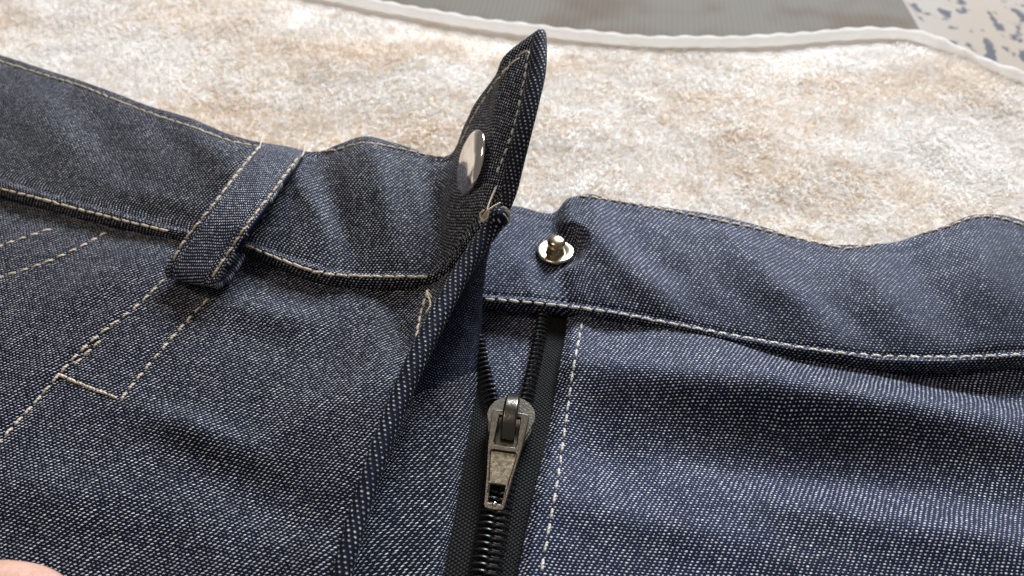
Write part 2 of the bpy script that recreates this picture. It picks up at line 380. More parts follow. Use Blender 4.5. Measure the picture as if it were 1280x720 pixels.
zz = TZ-.12+fh(X, Y)
d = np.stack([np.cos(ang), np.sin(ang)], -1)
tipx = d*(Ln*np.sin(lean))[:, None]; tz = Ln*np.cos(lean)
sidev = np.stack([-d[:, 1], d[:, 0]], -1)*wd[:, None]
V = np.empty((n, 5, 3))
V[:, 0, :2] = np.stack([X, Y], -1)-sidev; V[:, 0, 2] = zz
V[:, 1, :2] = np.stack([X, Y], -1)+sidev; V[:, 1, 2] = zz
mid = np.stack([X, Y], -1)+tipx*.42
V[:, 2, :2] = mid-sidev*.9; V[:, 2, 2] = zz+tz*.65
V[:, 3, :2] = mid+sidev*.9; V[:, 3, 2] = zz+tz*.65
V[:, 4, :2] = np.stack([X, Y], -1)+tipx; V[:, 4, 2] = zz+tz
me = bpy.data.meshes.new('pile'); me.vertices.add(n*5); me.vertices.foreach_set('co', V.reshape(-1).astype(np.float32))
b5 = (np.arange(n)*5)[:, None]
tri = (b5[:, :, None]+np.array([[0, 1, 3], [0, 3, 2], [2, 3, 4]])[None]).reshape(-1)
me.loops.add(len(tri)); me.loops.foreach_set('vertex_index', tri.astype(np.int32)); me.polygons.add(len(tri)//3)
me.polygons.foreach_set('loop_start', np.arange(0, len(tri), 3, dtype=np.int32)); me.update(calc_edges=True)
at = me.attributes.new('tone', 'FLOAT', 'POINT'); at.data.foreach_set('value', np.repeat(rng.uniform(0, 1, n)**2, 5).astype(np.float32))
o = link('pile', me, Np.m, towel, smooth=False); o['kind'] = 'stuff'

# ------------------------------------------------------------ trousers
J = empty('trousers', (0, 10, 0)); tag(J, 'dark indigo denim trousers with open waistband and half closed zip lying on the towel', 'trousers')

# right front panel
rp = [[(712, 380, .10), (800, 392, .12), (900, 404, .15), (1020, 424, .15), (1150, 438, .10), (1290, 440, .05), (1480, 440, -.2)],
      [(703, 440, .16), (800, 450, .22), (900, 465, .28), (1020, 485, .28), (1150, 505, .22), (1300, 520, .10), (1500, 540, -.2)],
      [(690, 510, .16), (790, 520, .18), (900, 530, .20), (1030, 545, .20), (1170, 560, .18), (1320, 575, .10), (1530, 600, -.2)],
      [(673, 590, .16), (780, 595, .18), (900, 602, .20), (1040, 610, .20), (1190, 620, .20), (1350, 640, .10), (1570, 660, -.1)],
      [(657, 665, .16), (770, 668, .18), (900, 670, .20), (1050, 680, .20), (1210, 690, .20), (1380, 700, .10), (1600, 720, 0)],
      [(635, 780, .16), (760, 780, .18), (900, 780, .20), (1060, 790, .20), (1240, 800, .20), (1420, 820, .10), (1650, 840, 0)]]
def longer(ctrl, k=1.9):                            # carry the cloth on below the frame
    return ctrl+[[tuple(b[i]+(b[i]-a[i])*(k if i < 2 else 0) for i in range(3)) for a, b in zip(ctrl[-2], ctrl[-1])]]
def right_prof(U, V):
    return .05*np.exp(-((U-.035)/.03)**2)-.10*np.exp(-(U/.012)**2)
patch('front_panel', longer(rp), 330, 320, D, J, rot=-5, nz=.07, nzs=.35, prof=right_prof, thick=.14, label='right front of the trousers with broad soft waves in the cloth',
      lst=[(1010, 505, 9, 330, 34, .34), (1000, 592, 7, 330, 40, -.15), (1200, 476, 12, 130, 20, -.17), (860, 430, 22, 120, 24, .12), (760, 560, 60, 130, 40, -.07), (1150, 660, 12, 250, 34, .12), (820, 655, 15, 140, 30, .08)])
# back of the trousers, mostly hidden below the front
bp = [[(-200, 75, -.8), (100, 150, -.8), (330, 215, -.75), (560, 235, -.75), (720, 290, -.75), (1060, 345, -.8), (1230, 310, -.7), (1450, 350, -.8)],
      [(-220, 300, -.7), (100, 350, -.7), (330, 380, -.6), (560, 400, -.6), (720, 420, -.6), (1060, 480, -.6), (1230, 480, -.6), (1500, 500, -.7)],
      [(-250, 820, -.7), (60, 950, -.6), (330, 950, -.6), (560, 950, -.6), (720, 950, -.6), (1060, 950, -.6), (1230, 950, -.6), (1650, 870, -.7)]]
patch('back_panel', bp, 90, 160, D, J, rot=-8, nz=.03)
# fly shield seen between the open tapes
fs = [[(585, 360, -.10), (640, 362, -.10), (715, 368, -.12)], [(585, 420, -.12), (640, 425, -.10), (705, 430, -.12)], [(590, 480, -.15), (640, 485, -.12), (695, 490, -.15)], [(595, 540, -.2), (640, 545, -.2), (690, 545, -.2)]]
patch('fly_shield', fs, 60, 60, D, J, rot=-8, nz=.02, off=(.3, .1))
# zip tapes
def strip_ctrl(L, R): return [[l, ((l[0]+r[0])/2, (l[1]+r[1])/2, (l[2]+r[2])/2), r] for l, r in zip(L, R)]
tl = strip_ctrl([(560, 420, -.12), (566, 470, -.06), (570, 510, -.05), (556, 570, -.05), (540, 640, -.05), (520, 750, -.05)],
                [(602, 420, .02), (610, 465, .02), (624, 505, .0), (626, 570, .0), (617, 640, .0), (598, 750, .0)])
zl = patch('zipper_tape', longer(tl), 150, 30, tape_m, J, uvmode='arc', nz=.012, thick=.05)
tr = strip_ctrl([(684, 385, .02), (677, 430, .02), (664, 485, .02), (634, 550, .0), (619, 640, .0), (600, 750, .0)],
                [(728, 385, -.04), (718, 440, -.04), (706, 500, -.04), (694, 570, -.04), (682, 640, -.04), (660, 750, -.04)])
zr = patch('zipper_tape', longer(tr), 150, 30, tape_m, J, uvmode='arc', nz=.012, thick=.05)
# coil teeth: a bent nylon loop each, one mesh shared
def tooth_mesh():
    pts = []
    prof = [(-.17, 0, .03), (-.10, 0, .085), (.0, 0, .115), (.09, 0, .11), (.145, 0, .07), (.145, .03, .03), (.09, .045, .02), (-.05, .05, .02)]
    Q = cr(np.array(prof), 16); R = cr(np.array([[.022], [.024], [.026], [.03], [.042], [.036], [.026], [.022]]), 16)[:, 0]
    T = np.gradient(Q, axis=0); T /= np.linalg.norm(T, axis=1, keepdims=True)
    sd = np.cross(T, (0, 1, .2)); sd /= np.linalg.norm(sd, axis=1, keepdims=True); un = np.cross(sd, T)
    th = np.linspace(0, 2*math.pi, 9)
    G = np.stack([Q+sd*(math.cos(t)*R)[:, None]+un*(math.sin(t)*R)[:, None] if False else Q+sd*(np.cos(t)*R)[:, None]+un*(np.sin(t)*R)[:, None] for t in th], 1)*np.array((1, 1, 1))
    me = grid_mesh('coil_tooth', G); me.materials.append(coil_m); me.shade_smooth(); return me
tm = tooth_mesh()
def place_mesh(me, name, parent, loc, xd, zd, scale=(1, 1, 1)):
    xd = Vector(xd).normalized(); zd = Vector(zd); zd = (zd-xd*zd.dot(xd)).normalized(); yd = zd.cross(xd)
    M = Matrix((xd, yd, zd)).transposed().to_4x4(); M.translation = Vector(loc)
    M = M @ Matrix.Diagonal((*scale, 1))
    o = bpy.data.objects.new(name, me); C.objects.link(o); o.parent = parent
    o.matrix_parent_inverse = Matrix(); o.matrix_world = M if parent is None else M
    o.matrix_basis = PW[parent.name].inverted() @ M
    return o
PW = {}
bpy.context.view_layer.update()
for ob in (zl, zr): PW[ob.name] = (J.matrix_world @ ob.matrix_parent_inverse @ ob.matrix_basis)
def coil(parent, line, side, pitch=.122, shift=0, wide=.78):
    Q = cr(np.array([P(*p) for p in line]), 400); L = np.concatenate([[0], np.cumsum(np.linalg.norm(np.diff(Q, axis=0), axis=1))])
    s = shift
    while s < L[-1]:
        p = np.array([np.interp(s, L, Q[:, k]) for k in range(3)]); p2 = np.array([np.interp(s+.05, L, Q[:, k]) for k in range(3)])
        if s+.05 >= L[-1]: break
        t = p2-p; t /= np.linalg.norm(t); x = np.cross(t, (0, 0, 1))*side           # points to the free side
        place_mesh(tm, 'coil_tooth', parent, p+np.array((0, 0, .015)), x+rng.normal(0, .03, 3), (0, 0, 1), (wide, 1+rng.normal(0, .05), 1))
        s += pitch*(1+rng.normal(0, .02))
# t points down the picture, so cross(t, z) points to picture left
coil(zl, [(597, 425, .04), (605, 465, .03), (617, 510, .03)], -1)
coil(zr, [(681, 388, .04), (674, 430, .03), (661, 490, .03), (657, 515, .03)], 1)
coil(zl, [(617, 560, .03), (617, 600, .03), (609, 650, .03), (594, 740, .03), (575, 850, .03)], -1, .126, 0, .86)
coil(zr, [(638, 560, .03), (636, 600, .03), (628, 650, .03), (613, 740, .03), (594, 850, .03)], 1, .126, .063, .86)

# left fly facing: drops from the turned edge, then lies flat up to the tape
ff = [[(617, 283, 1.75), (620, 285, 1.5), (616, 296, 1.3), (608, 305, 1.0), (604, 312, .6)],
      [(590, 330, 1.45), (597, 335, 1.15), (604, 345, .9), (605, 355, .6), (604, 362, .2)],
      [(556, 395, 1.25), (572, 400, .8), (588, 405, .5), (598, 412, .35), (602, 420, .05)],
      [(528, 450, 1.05), (545, 458, .6), (562, 463, .36), (585, 470, .28), (596, 478, .02)],
      [(502, 510, .85), (518, 515, .4), (540, 520, .22), (575, 525, .20), (588, 528, .0)],
      [(470, 580, .65), (488, 585, .22), (515, 590, .12), (562, 592, .16), (577, 593, .0)],
      [(445, 650, .45), (465, 653, .12), (500, 655, .08), (551, 655, .16), (566, 655, .0)],
      [(410, 760, .25), (435, 760, .06), (475, 760, .06), (530, 760, .16), (545, 760, .0)]]
fac = patch("fly_facing", longer(ff), 270, 90, D_left, J, uvmode='arc', nz=.03, off=(.05, .4), thick=.08)

fac.data.materials.append(D_shade)
for f_ in fac.data.polygons:                        # shade under the turned edge painted on the upper part with darker denim
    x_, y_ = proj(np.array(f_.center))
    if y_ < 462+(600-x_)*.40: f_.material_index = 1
# left front panel
lp = [[(-160, 190, .1), (0, 238, .2), (100, 265, .25), (210, 292, .3), (310, 315, .4), (400, 348, .35), (470, 352, .35), (530, 354, .5), (575, 325, 1.0), (612, 285, 1.65)],
      [(-170, 270, .2), (-20, 300, .3), (80, 325, .35), (190, 345, .4), (290, 360, .4), (385, 385, .35), (455, 392, .35), (512, 398, .55), (545, 385, 1.0), (580, 345, 1.45)],
      [(-180, 350, .2), (-50, 380, .3), (50, 400, .35), (160, 420, .4), (265, 430, .4), (360, 445, .4), (430, 450, .4), (490, 450, .7), (522, 440, 1.0), (550, 405, 1.28)],
      [(-190, 440, .2), (-70, 465, .3), (30, 485, .35), (135, 500, .4), (240, 508, .4), (330, 515, .45), (400, 518, .55), (458, 510, .85), (490, 500, 1.0), (523, 462, 1.12)],
      [(-200, 540, .2), (-90, 560, .3), (10, 575, .35), (115, 585, .4), (215, 590, .4), (305, 595, .45), (375, 595, .6), (428, 585, .8), (458, 570, .88), (493, 532, .95)],
      [(-210, 640, .2), (-100, 660, .3), (0, 670, .35), (100, 678, .4), (200, 680, .4), (285, 680, .5), (350, 680, .6), (400, 672, .7), (430, 655, .72), (462, 610, .78)],
      [(-220, 790, .2), (-120, 800, .3), (-10, 805, .35), (85, 810, .4), (180, 810, .4), (260, 810, .45), (320, 810, .5), (365, 800, .52), (390, 780, .5), (415, 740, .5)]]
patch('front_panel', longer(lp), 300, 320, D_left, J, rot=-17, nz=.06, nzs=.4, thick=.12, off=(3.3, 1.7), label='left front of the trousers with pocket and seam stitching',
      lst=[(150, 345, -28, 120, 30, .12), (245, 540, 20, 90, 22, .12), (420, 500, -40, 120, 30, .10), (110, 420, -35, 150, 16, .06), (330, 620, 20, 120, 40, -.10), (60, 620, 10, 120, 40, .10),
           (200, 425, -48, 110, 5, -.03), (80, 470, -44, 130, 5, -.03), (500, 420, 75, 60, 18, -.12), (330, 395, 10, 80, 18, .10)])

# waistbands: last row is the lower seam
def band_prof(lo=.03, up=.035, a_lo=.86, a_up=.10, fold=.10):
    def f(U, V):
        h = .05*np.sin(math.pi*np.clip(V, 0, 1))**.5
        h -= lo*np.exp(-((V-a_lo)/.018)**2)+up*np.exp(-((V-a_up)/.02)**2)
        h += .075*np.exp(-((V-.955)/.026)**2)+.012*np.sin(U*375)*np.exp(-((V-a_lo)/.05)**2)+.006*np.sin(U*410+2)*np.exp(-((V-a_up)/.05)**2)
        h -= fold*np.clip((V-.975)/.025, 0, 1)**1.5*1.8
        h -= .10*np.clip((.035-V)/.035, 0, 1)**1.5
        return h
    return f
rtop = [(608, 258, .35), (645, 254, .35), (690, 262, .32), (712, 243, .62), (760, 243, .60), (850, 259, .55), (950, 280, .50), (1020, 299, .45), (1062, 304, .35), (1110, 296, .45), (1170, 281, .6), (1222, 265, .75), (1270, 268, .6), (1340, 300, .3), (1450, 330, 0)]
rbot = [(590, 378, .22), (620, 382, .24), (680, 387, .26), (720, 392, .28), (770, 402, .30), (850, 418, .32), (930, 434, .34), (1000, 447, .36), (1060, 454, .36), (1110, 459, .34), (1170, 461, .34), (1230, 459, .32), (1290, 456, .30), (1370, 460, .2), (1470, 470, 0)]
STUD = P(694, 316, .36)
def seat(G):                                        # cloth pressed flat under the stud
    d2 = np.hypot(G[..., 0]-STUD[0], G[..., 1]-STUD[1]); w = np.clip((.85-d2)/.40, 0, 1); w = w*w*(3-2*w)
    G = G.copy(); G[..., 2] = G[..., 2]*(1-w)+w*(STUD[2]+.06*(G[..., 1]-STUD[1])-.04*np.clip(1-d2/.5, 0, 1)); return G
rw = []
for t in (0, .2, .4, .6, .8, 1):
    row = []
    for a, b_ in zip(rtop, rbot):
        s = t**.92
        row.append((a[0]+(b_[0]-a[0])*s, a[1]+(b_[1]-a[1])*s, a[2]+(b_[2]-a[2])*s+.18*math.sin(math.pi*t**.8)*(.4 if a[0] < 700 else 1)))
    rw.append(row)
wr = patch('waistband', rw, 150, 420, D_band, J, uvmode='arc', nz=.07, nzs=.5, prof=band_prof(.015, .02, .90), post=seat, fk=1.0, thick=.16, label='right waistband half with the snap stud',
      lst=[(690, 300, 75, 40, 22, -.06), (748, 275, 75, 50, 14, .12), (700, 345, 70, 45, 12, -.07), (655, 345, 60, 35, 16, .06),
           (830, 330, 42, 90, 20, -.10), (790, 345, 40, 90, 20, .12), (960, 350, 45, 100, 24, .16), (915, 365, 45, 80, 18, -.06), (1045, 385, 45, 70, 18, -.08), (1150, 340, 55, 90, 26, -.18), (1080, 350, 55, 90, 22, .12), (1230, 340, 70, 70, 26, .14), (1240, 430, 5, 60, 18, .05)])
ltop = [(-160, 20, 1.0), (0, 66, 1.0), (100, 97, 1.0), (200, 134, 1.0), (250, 150, 1.05), (290, 167, 1.1), (340, 178, 1.1), (385, 185, 1.0), (425, 177, 1.15), (460, 170, 1.25), (510, 180, 1.15), (548, 191, 1.15), (568, 186, 1.35), (584, 148, 2.1), (599, 118, 2.7), (621, 88, 3.3), (634, 62, 3.8), (673, 33, 4.2)]
lbot = [(-170, 205, .30), (0, 243, .42), (90, 267, .46), (160, 284, .5), (215, 298, .52), (255, 305, .55), (290, 310, .58), (330, 325, .56), (370, 341, .54), (410, 353, .52), (450, 358, .50), (500, 359, .50), (530, 358, .56), (548, 350, .75), (566, 336, 1.0), (585, 314, 1.35), (605, 290, 1.7), (630, 266, 2.0)]
lw = []
for t in (0, .2, .4, .6, .8, 1):
    row = []
    for k, (a, b_) in enumerate(zip(ltop, lbot)):
        A = P(*a); B = P(*b_); q = A+(B-A)*t; q[2] += .18*math.sin(math.pi*t**.8)*(1 if k < 12 else .35)
        x, y = proj(q); row.append((float(x), float(y), q[2]))
    lw.append(row)
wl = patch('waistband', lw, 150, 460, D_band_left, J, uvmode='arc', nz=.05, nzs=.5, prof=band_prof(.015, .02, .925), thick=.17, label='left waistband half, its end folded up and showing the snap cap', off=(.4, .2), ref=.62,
      lst=[(130, 170, 50, 70, 26, -.10), (60, 160, 45, 60, 26, .08), (260, 190, 40, 60, 20, .10), (420, 260, 75, 80, 22, -.14), (385, 245, 60, 60, 14, .06), (480, 250, 75, 80, 20, .12), (545, 280, 80, 80, 14, -.10), (200, 250, 15, 60, 14, .05), (220, 180, 30, 60, 18, -.04)])
# thick bound end of the tab and the turned fly edge
endp = [(673, 39, 4.2), (674, 50, 4.12), (671, 90, 3.8), (662, 130, 3.45), (652, 170, 3.05), (643, 208, 2.6), (636, 238, 2.25), (628, 264, 2.0)]
tube('band_end', [P(*p) for p in endp], [.13, .19, .23, .24, .24, .23, .22, .18], D_edge, J, seg=16, res=140, flat=.5, capk=.03, upv=(-.5, -.3, .8))
fe = [(628, 264, 1.95), (618, 280, 1.86), (600, 305, 1.70), (575, 345, 1.52), (548, 395, 1.34), (522, 447, 1.18), (497, 505, 1.0), (472, 570, .84), (449, 640, .68), (428, 715, .54), (408, 790, .4), (365, 950, .3)]
tube('fly_edge', [P(*p) for p in fe], [.20, .21, .20, .20, .21, .21, .20, .19, .18, .17, .16, .16], D_edge, J, seg=18, res=260, flat=.85, label='thick turned edge of the left fly with large weave dots')

# belt loop
bl_l = [(327, 178, 1.22), (316, 186, 1.42), (298, 208, 1.52), (276, 238, 1.56), (252, 268, 1.46), (230, 298, 1.22), (212, 325, .98), (206, 338, .85), (210, 347, .66), (226, 342, .53), (243, 322, .53)]
bl_r = [(382, 188, 1.22), (374, 197, 1.46), (357, 222, 1.60), (336, 252, 1.66), (314, 283, 1.56), (295, 312, 1.32), (277, 340, 1.08), (268, 354, .92), (273, 361, .72), (290, 350, .56), (308, 322, .56)]
bl = []
for a, b_ in zip(bl_l, bl_r):
    A = P(*a); B = P(*b_); row = []
    for t in (0, .33, .67, 1):
        q = A+(B-A)*t; x, y = proj(q); row.append((float(x), float(y), q[2]))
    bl.append(row)
patch('belt_loop', bl, 160, 60, D_loop, J, uvmode='arc', nz=.01, thick=.13, swap=True,
      prof=lambda U, V: .02*np.sin(math.pi*U)-.02*np.exp(-((U-.14)/.03)**2)-.02*np.exp(-((U-.84)/.03)**2), off=(.2, .7))
loop = bpy.data.objects['belt_loop']

# ------------------------------------------------------------ stitches
def stitch_mesh(L=.22, r=.026):
    Q = np.array([(-L/2, 0, -.028), (-L/2+.025, 0, .004), (-L/6, .002, .018), (L/6, -.002, .018), (L/2-.025, 0, .004), (L/2, 0, -.028)])
    Q = cr(Q, 9); R = np.array([.5, .8, 1, 1.05, 1.05, 1.05, 1, .8, .5])*r
    T = np.gradient(Q, axis=0); T /= np.linalg.norm(T, axis=1, keepdims=True); sd = np.cross(T, (0, 0, 1)); sd /= np.linalg.norm(sd, axis=1, keepdims=True); un = np.cross(sd, T)
    th = np.linspace(0, 2*math.pi, 7)
    G = np.stack([Q+sd*(np.cos(t)*R)[:, None]+un*(np.sin(t)*R*.8)[:, None] for t in th], 1)
    return G
SM = {}
for key, mt in (('tan', T_tan), ('pale', T_pale)):
    me = grid_mesh('stitch', stitch_mesh()); me.materials.append(mt); me.shade_smooth(); SM[key] = me
def stitches(surf, parent, line, key='tan', pitch=.27, k=1.0, jit=.06, wid=1.12, ysh=0):
    pts = cr(np.array([(x, y) for x, y in line], float), 50*len(line))
    W3 = []; NN = []
    for x, y in pts:
        h = hit(surf, x, y)
        if h: W3.append(h[0]); NN.append(h[1])
    if len(W3) < 2: print('no hit', surf, line); return 0
    Q = np.array([tuple(p) for p in W3]); Nm = np.array([tuple(p) for p in NN])
    seg = np.linalg.norm(np.diff(Q, axis=0), axis=1); seg[seg > .5] = 0
    L = np.concatenate([[0], np.cumsum(seg)]); s = pitch*.5; c = 0
    pm = PW.setdefault(parent.name, J.matrix_world @ parent.matrix_parent_inverse @ parent.matrix_basis)
    while s < L[-1]-pitch*.4:
        f = lambda v, A: np.array([np.interp(v, L, A[:, i]) for i in range(3)])
        p = f(s, Q); t = f(s+.06, Q)-f(s-.06, Q); nn = f(s, Nm)
        t = t/(np.linalg.norm(t)+1e-9)+rng.normal(0, jit, 3); 
        sc = k*pitch/.27*(1+rng.normal(0, .06))
        place_mesh(SM[key], 'stitch', parent, p-nn*.003, t, nn, (sc, wid*(1+rng.normal(0, .08)), wid))
        s += pitch*(1+rng.normal(0, .03)); c += 1
    return c
PN = {o.name: o for o in J.children}
right_panel, left_panel = PN['front_panel'], PN['front_panel.001']
nst = 0
nst += stitches('waistband', wr, [(605, 374), (650, 377), (700, 382), (760, 390), (820, 401), (880, 413), (950, 426), (1020, 438), (1080, 444), (1150, 447), (1230, 446), (1290, 443)], 'pale')
nst += stitches('waistband', wr, [(648, 257), (672, 262), (692, 267)], 'pale')
nst += stitches('waistband', wr, [(724, 245), (760, 250), (850, 266), (950, 287), (1040, 308), (1068, 310), (1130, 298), (1180, 285), (1218, 272), (1250, 273), (1285, 284)], 'tan', k=1.05)
nst += stitches('waistband.001', wl, [(-20, 70), (50, 92), (100, 107), (150, 127), (200, 146), (240, 159), (290, 177), (330, 184), (378, 190)], 'tan', pitch=.3, k=1.08, wid=.95)
nst += stitches('waistband.001', wl, [(386, 191), (420, 187), (455, 179), (500, 186), (530, 193), (558, 197)], 'tan', k=1.12, wid=.9)
nst += stitches('waistband.001', wl, [(575, 182), (592, 146), (608, 120), (625, 96), (643, 77), (658, 67)], 'tan', k=1.12, wid=.9)
nst += stitches('waistband.001', wl, [(-10, 233), (60, 251), (100, 262), (160, 277), (215, 290)], 'tan', k=1.1)
nst += stitches('waistband.001', wl, [(306, 306), (350, 324), (400, 341), (440, 345), (480, 346), (535, 346)], 'tan', k=1.15)
nst += stitches('waistband.001', wl, [(661, 66), (656, 95), (649, 130), (641, 163), (630, 195), (618, 222)], 'pale', pitch=.24, k=.8, wid=.8)
nst += stitches('belt_loop', loop, [(324, 184), (300, 213), (264, 260), (232, 300), (214, 330)], 'tan', k=1.12)
nst += stitches('belt_loop', loop, [(372, 198), (345, 235), (314, 275), (290, 310), (266, 346)], 'tan', k=1.12)
lpn = 'front_panel.001'
nst += stitches(lpn, left_panel, [(-10, 311), (35, 296), (78, 282)], 'tan', k=.9)
nst += stitches(lpn, left_panel, [(-10, 350), (50, 331), (100, 309), (138, 288)], 'tan', k=.9)
nst += stitches(lpn, left_panel, [(207, 348), (170, 384), (130, 414), (100, 440), (75, 467), (40, 508), (-10, 563)], 'tan', k=.95)
nst += stitches(lpn, left_panel, [(128, 424), (104, 446), (84, 466)], 'tan', k=.9)
nst += stitches(lpn, left_panel, [(262, 372), (230, 406), (190, 452), (163, 485), (149, 503)], 'tan', k=.85)
nst += stitches(lpn, left_panel, [(70, 467), (110, 484), (152, 500)], 'tan', k=1.2, wid=1.2)
nst += stitches(lpn, left_panel, [(536, 362), (528, 386), (522, 416), (520, 452)], 'tan', k=1.1)
nst += stitches('front_panel', right_panel, [(728, 402), (716, 465), (707, 530), (697, 600), (686, 662), (674, 730)], 'pale', pitch=.31, k=.88, wid=.85)
print('stitches', nst)
# loose thread tails at the tab corner, and the two bar stitches over the loop top
def px_tube(name, pl, r, mat, parent=J, dz=.05, res=30):
    return tube(name, [P(x, y, z) for x, y, z in pl], r, mat, parent, seg=8, res=res)
tails = [[(621, 232, 2.35), (615, 245, 2.35), (610, 258, 2.33), (608, 268, 2.25), (600, 278, 2.1)],
         [(626, 253, 2.4), (617, 258, 2.4), (609, 264, 2.35), (602, 272, 2.2)],
         [(606, 262, 2.35), (600, 268, 2.25), (603, 276, 2.15), (609, 272, 2.25), (611, 262, 2.35)],
         [(628, 258, 2.4), (634, 262, 2.36), (637, 270, 2.2), (636, 280, 2.0)],
         [(648, 70, 3.95), (653, 66, 4.05), (659, 64, 4.12), (662, 68, 4.1)],
         [(540, 372, .85), (533, 364, .82), (538, 380, .9), (532, 392, .85)],
         [(327, 172, 1.18), (326, 179, 1.3), (324, 186, 1.42)], [(381, 181, 1.22), (380, 189, 1.34), (377, 196, 1.46)]]
for t in tails: px_tube('thread_tail', t, .02, T_tan)
# little knob where the fly edge folds at the corner
bm = bmesh.new(); bmesh.ops.create_uvsphere(bm, u_segments=28, v_segments=18, radius=.25)
for v in bm.verts: v.co *= 1+.12*noise.noise(v.co*6)
me = bpy.data.meshes.new('folded_corner'); bm.loops.layers.uv.new('UVMap'); 
uvl = bm.loops.layers.uv[0]
for f in bm.faces:
    for l in f.loops: l[uvl].uv = (l.vert.co.x*1.0+l.vert.co.z*.5, l.vert.co.y)
bm.to_mesh(me); bm.free(); o = link('folded_corner', me, D_edge); kp = P(624, 270, 2.0); o.location = kp
o.scale = (.95, 1.1, .9); o.parent = J; o.matrix_parent_inverse = J.matrix_world.inverted()

# ------------------------------------------------------------ snap cap on the tab
def disc_lathe(name, prof, mat, parent, M, seg=64, mod=None):
    bm = bmesh.new(); rings = []
    for r, z in prof:
        if r < 1e-6: rings.append([bm.verts.new((0, 0, z))]); continue
        ring = []
        for k in range(seg):
            a = 2*math.pi*k/seg; rr, zz_ = (r, z) if mod is None else mod(r, z, a); ring.append(bm.verts.new((rr*math.cos(a), rr*math.sin(a), zz_)))
        rings.append(ring)
    for A, B in zip(rings, rings[1:]):
        for k in range(seg):
            a = A[k % len(A)]; b_ = A[(k+1) % len(A)]; c = B[(k+1) % len(B)]; d_ = B[k % len(B)]
            vs = [v for i, v in enumerate((a, b_, c, d_)) if v not in (a, b_, c, d_)[:i]]
            if len(vs) > 2: bm.faces.new(vs)
    o = bm_obj(name, bm, mat)
    o.parent = parent; pw = PW.setdefault(parent.name, J.matrix_world @ parent.matrix_parent_inverse @ parent.matrix_basis)
    o.matrix_parent_inverse = Matrix(); o.matrix_basis = pw.inverted() @ M
    return o
def frame(loc, z, x):
    z = Vector(z).normalized(); x = Vector(x); x = (x-z*x.dot(z)).normalized(); y = z.cross(x)
    M = Matrix((x, y, z)).transposed().to_4x4(); M.translation = Vector(loc); return M
hc = hit('waistband.001', 592, 205)
print('cap', hc)
cd = (hc[0]-CAMP).normalized(); right = Vector((1, 0, 0)); upc = Vector((.21, .69, .69))
# lies on the tab, turned edge-on by the fold
nrm = Vector((-.90, -.14, .41)).normalized()
Mcap = frame(hc[0]+nrm*.10, nrm, upc) @ Matrix.Scale(1.03, 4)
disc_lathe('snap_cap', [(0, .13), (.2, .125), (.4, .108), (.58, .078), (.70, .040), (.745, .005), (.75, -.03), (.73, -.06), (.6, -.07)], nickel, wl, Mcap)

# ------------------------------------------------------------ snap stud
hs_ = hit('waistband', 694, 316)
ns = Vector((.03, .05, 1)).normalized()
Ms = frame(Vector(STUD)+ns*.03, ns, (1, 0, 0)) @ Matrix.Diagonal((.95, .95, .82, 1))
rim = disc_lathe('snap_stud', [(0, .03), (.25, .035), (.29, .06), (.38, .055), (.43, .06), (.455, .045), (.465, .01), (.46, -.02), (.40, -.05)], stud_m, wr, Ms, 96,
    mod=lambda r, z, a: (r*(1+(.02*math.sin(3*a+1)+.015*math.sin(7*a))*(r > .4)), z+(.005*math.sin(40*a) if .29 < r < .40 else 0)+(.006*math.sin(3*a) if r > .35 else 0)))
PW['snap_stud'] = Ms.copy()
disc_lathe('stud_post', [(0, .47), (.12, .465), (.19, .44), (.225, .40), (.23, .36), (.215, .32), (.20, .28), (.20, .20), (.215, .12), (.23, .06), (.24, .03)], simple('post_metal', (.46, .38, .26), .22, 1.0), rim, Ms, 48)

# ------------------------------------------------------------ zipper slider
o0 = P(638, 534, .12); tip = P(622, 648, .12)
ydir = Vector(P(652, 455, .12)-P(628, 600, .12)).normalized()
Mz = frame(o0, (0, -.08, 1), Vector(ydir).cross(Vector((0, 0, 1))))
bpy.context.view_layer.update()
def local_obj(name, bm, mat, parent, M, bevel=.02, sm=True):
    o = bm_obj(name, bm, mat, None, bevel, sm)
    o.parent = parent
    if parent is J: o.matrix_parent_inverse = J.matrix_world.inverted(); o.matrix_basis = M; PW[o.name] = M.copy()
    else: o.matrix_basis = PW[parent.name].inverted() @ M; PW[o.name] = M.copy()
    return o
def prism(outer, z0, z1, holes=()):
    bm = bmesh.new()
    def ring(pts, z): return [bm.verts.new((x, y, z)) for x, y in pts]
    loops = [outer]+list(holes); E = {0: [], 1: []}
    R = [(ring(l, z0), ring(l, z1)) for l in loops]
    for a, b_ in R:
        for i in range(len(a)):
            j = (i+1) % len(a); bm.faces.new((a[i], a[j], b_[j], b_[i]))
    for k in (0, 1):
        es = []
        for pair in R:
            r = pair[k]
            for i in range(len(r)):
                e = bm.edges.get((r[i], r[(i+1) % len(r)])); es.append(e)
        bmesh.ops.triangle_fill(bm, use_beauty=True, edges=es)
    return bm
def arc(cx, cy, rx, ry, a0, a1, n): return [(cx+rx*math.cos(math.radians(a0+(a1-a0)*i/n)), cy+ry*math.sin(math.radians(a0+(a1-a0)*i/n))) for i in range(n+1)]
# lower and upper plates, like a shield: round shoulders, narrowing tail
shield = arc(0, .12, .46, .42, -12, 192, 28)+[(-.38, -.18), (-.25, -.50), (-.20, -.62), (.20, -.62), (.25, -.50), (.38, -.18)]
body = local_obj('slider_body', prism(shield, .16, .25), gunmetal, J, Mz, .035)
low = [(x*.98, y*.98) for x, y in shield]
local_obj('slider_base', prism(low, -.14, -.06), gunmetal, body, Mz, .02)
for sx in (-1, 1):     # side flanges turned down round the coil
    fl = [(sx*.46, .10), (sx*.41, -.18), (sx*.27, -.50), (sx*.22, -.48), (sx*.35, -.16), (sx*.40, .08)]
    local_obj('slider_flange', prism(fl, .0, .18), worn, body, Mz, .015)
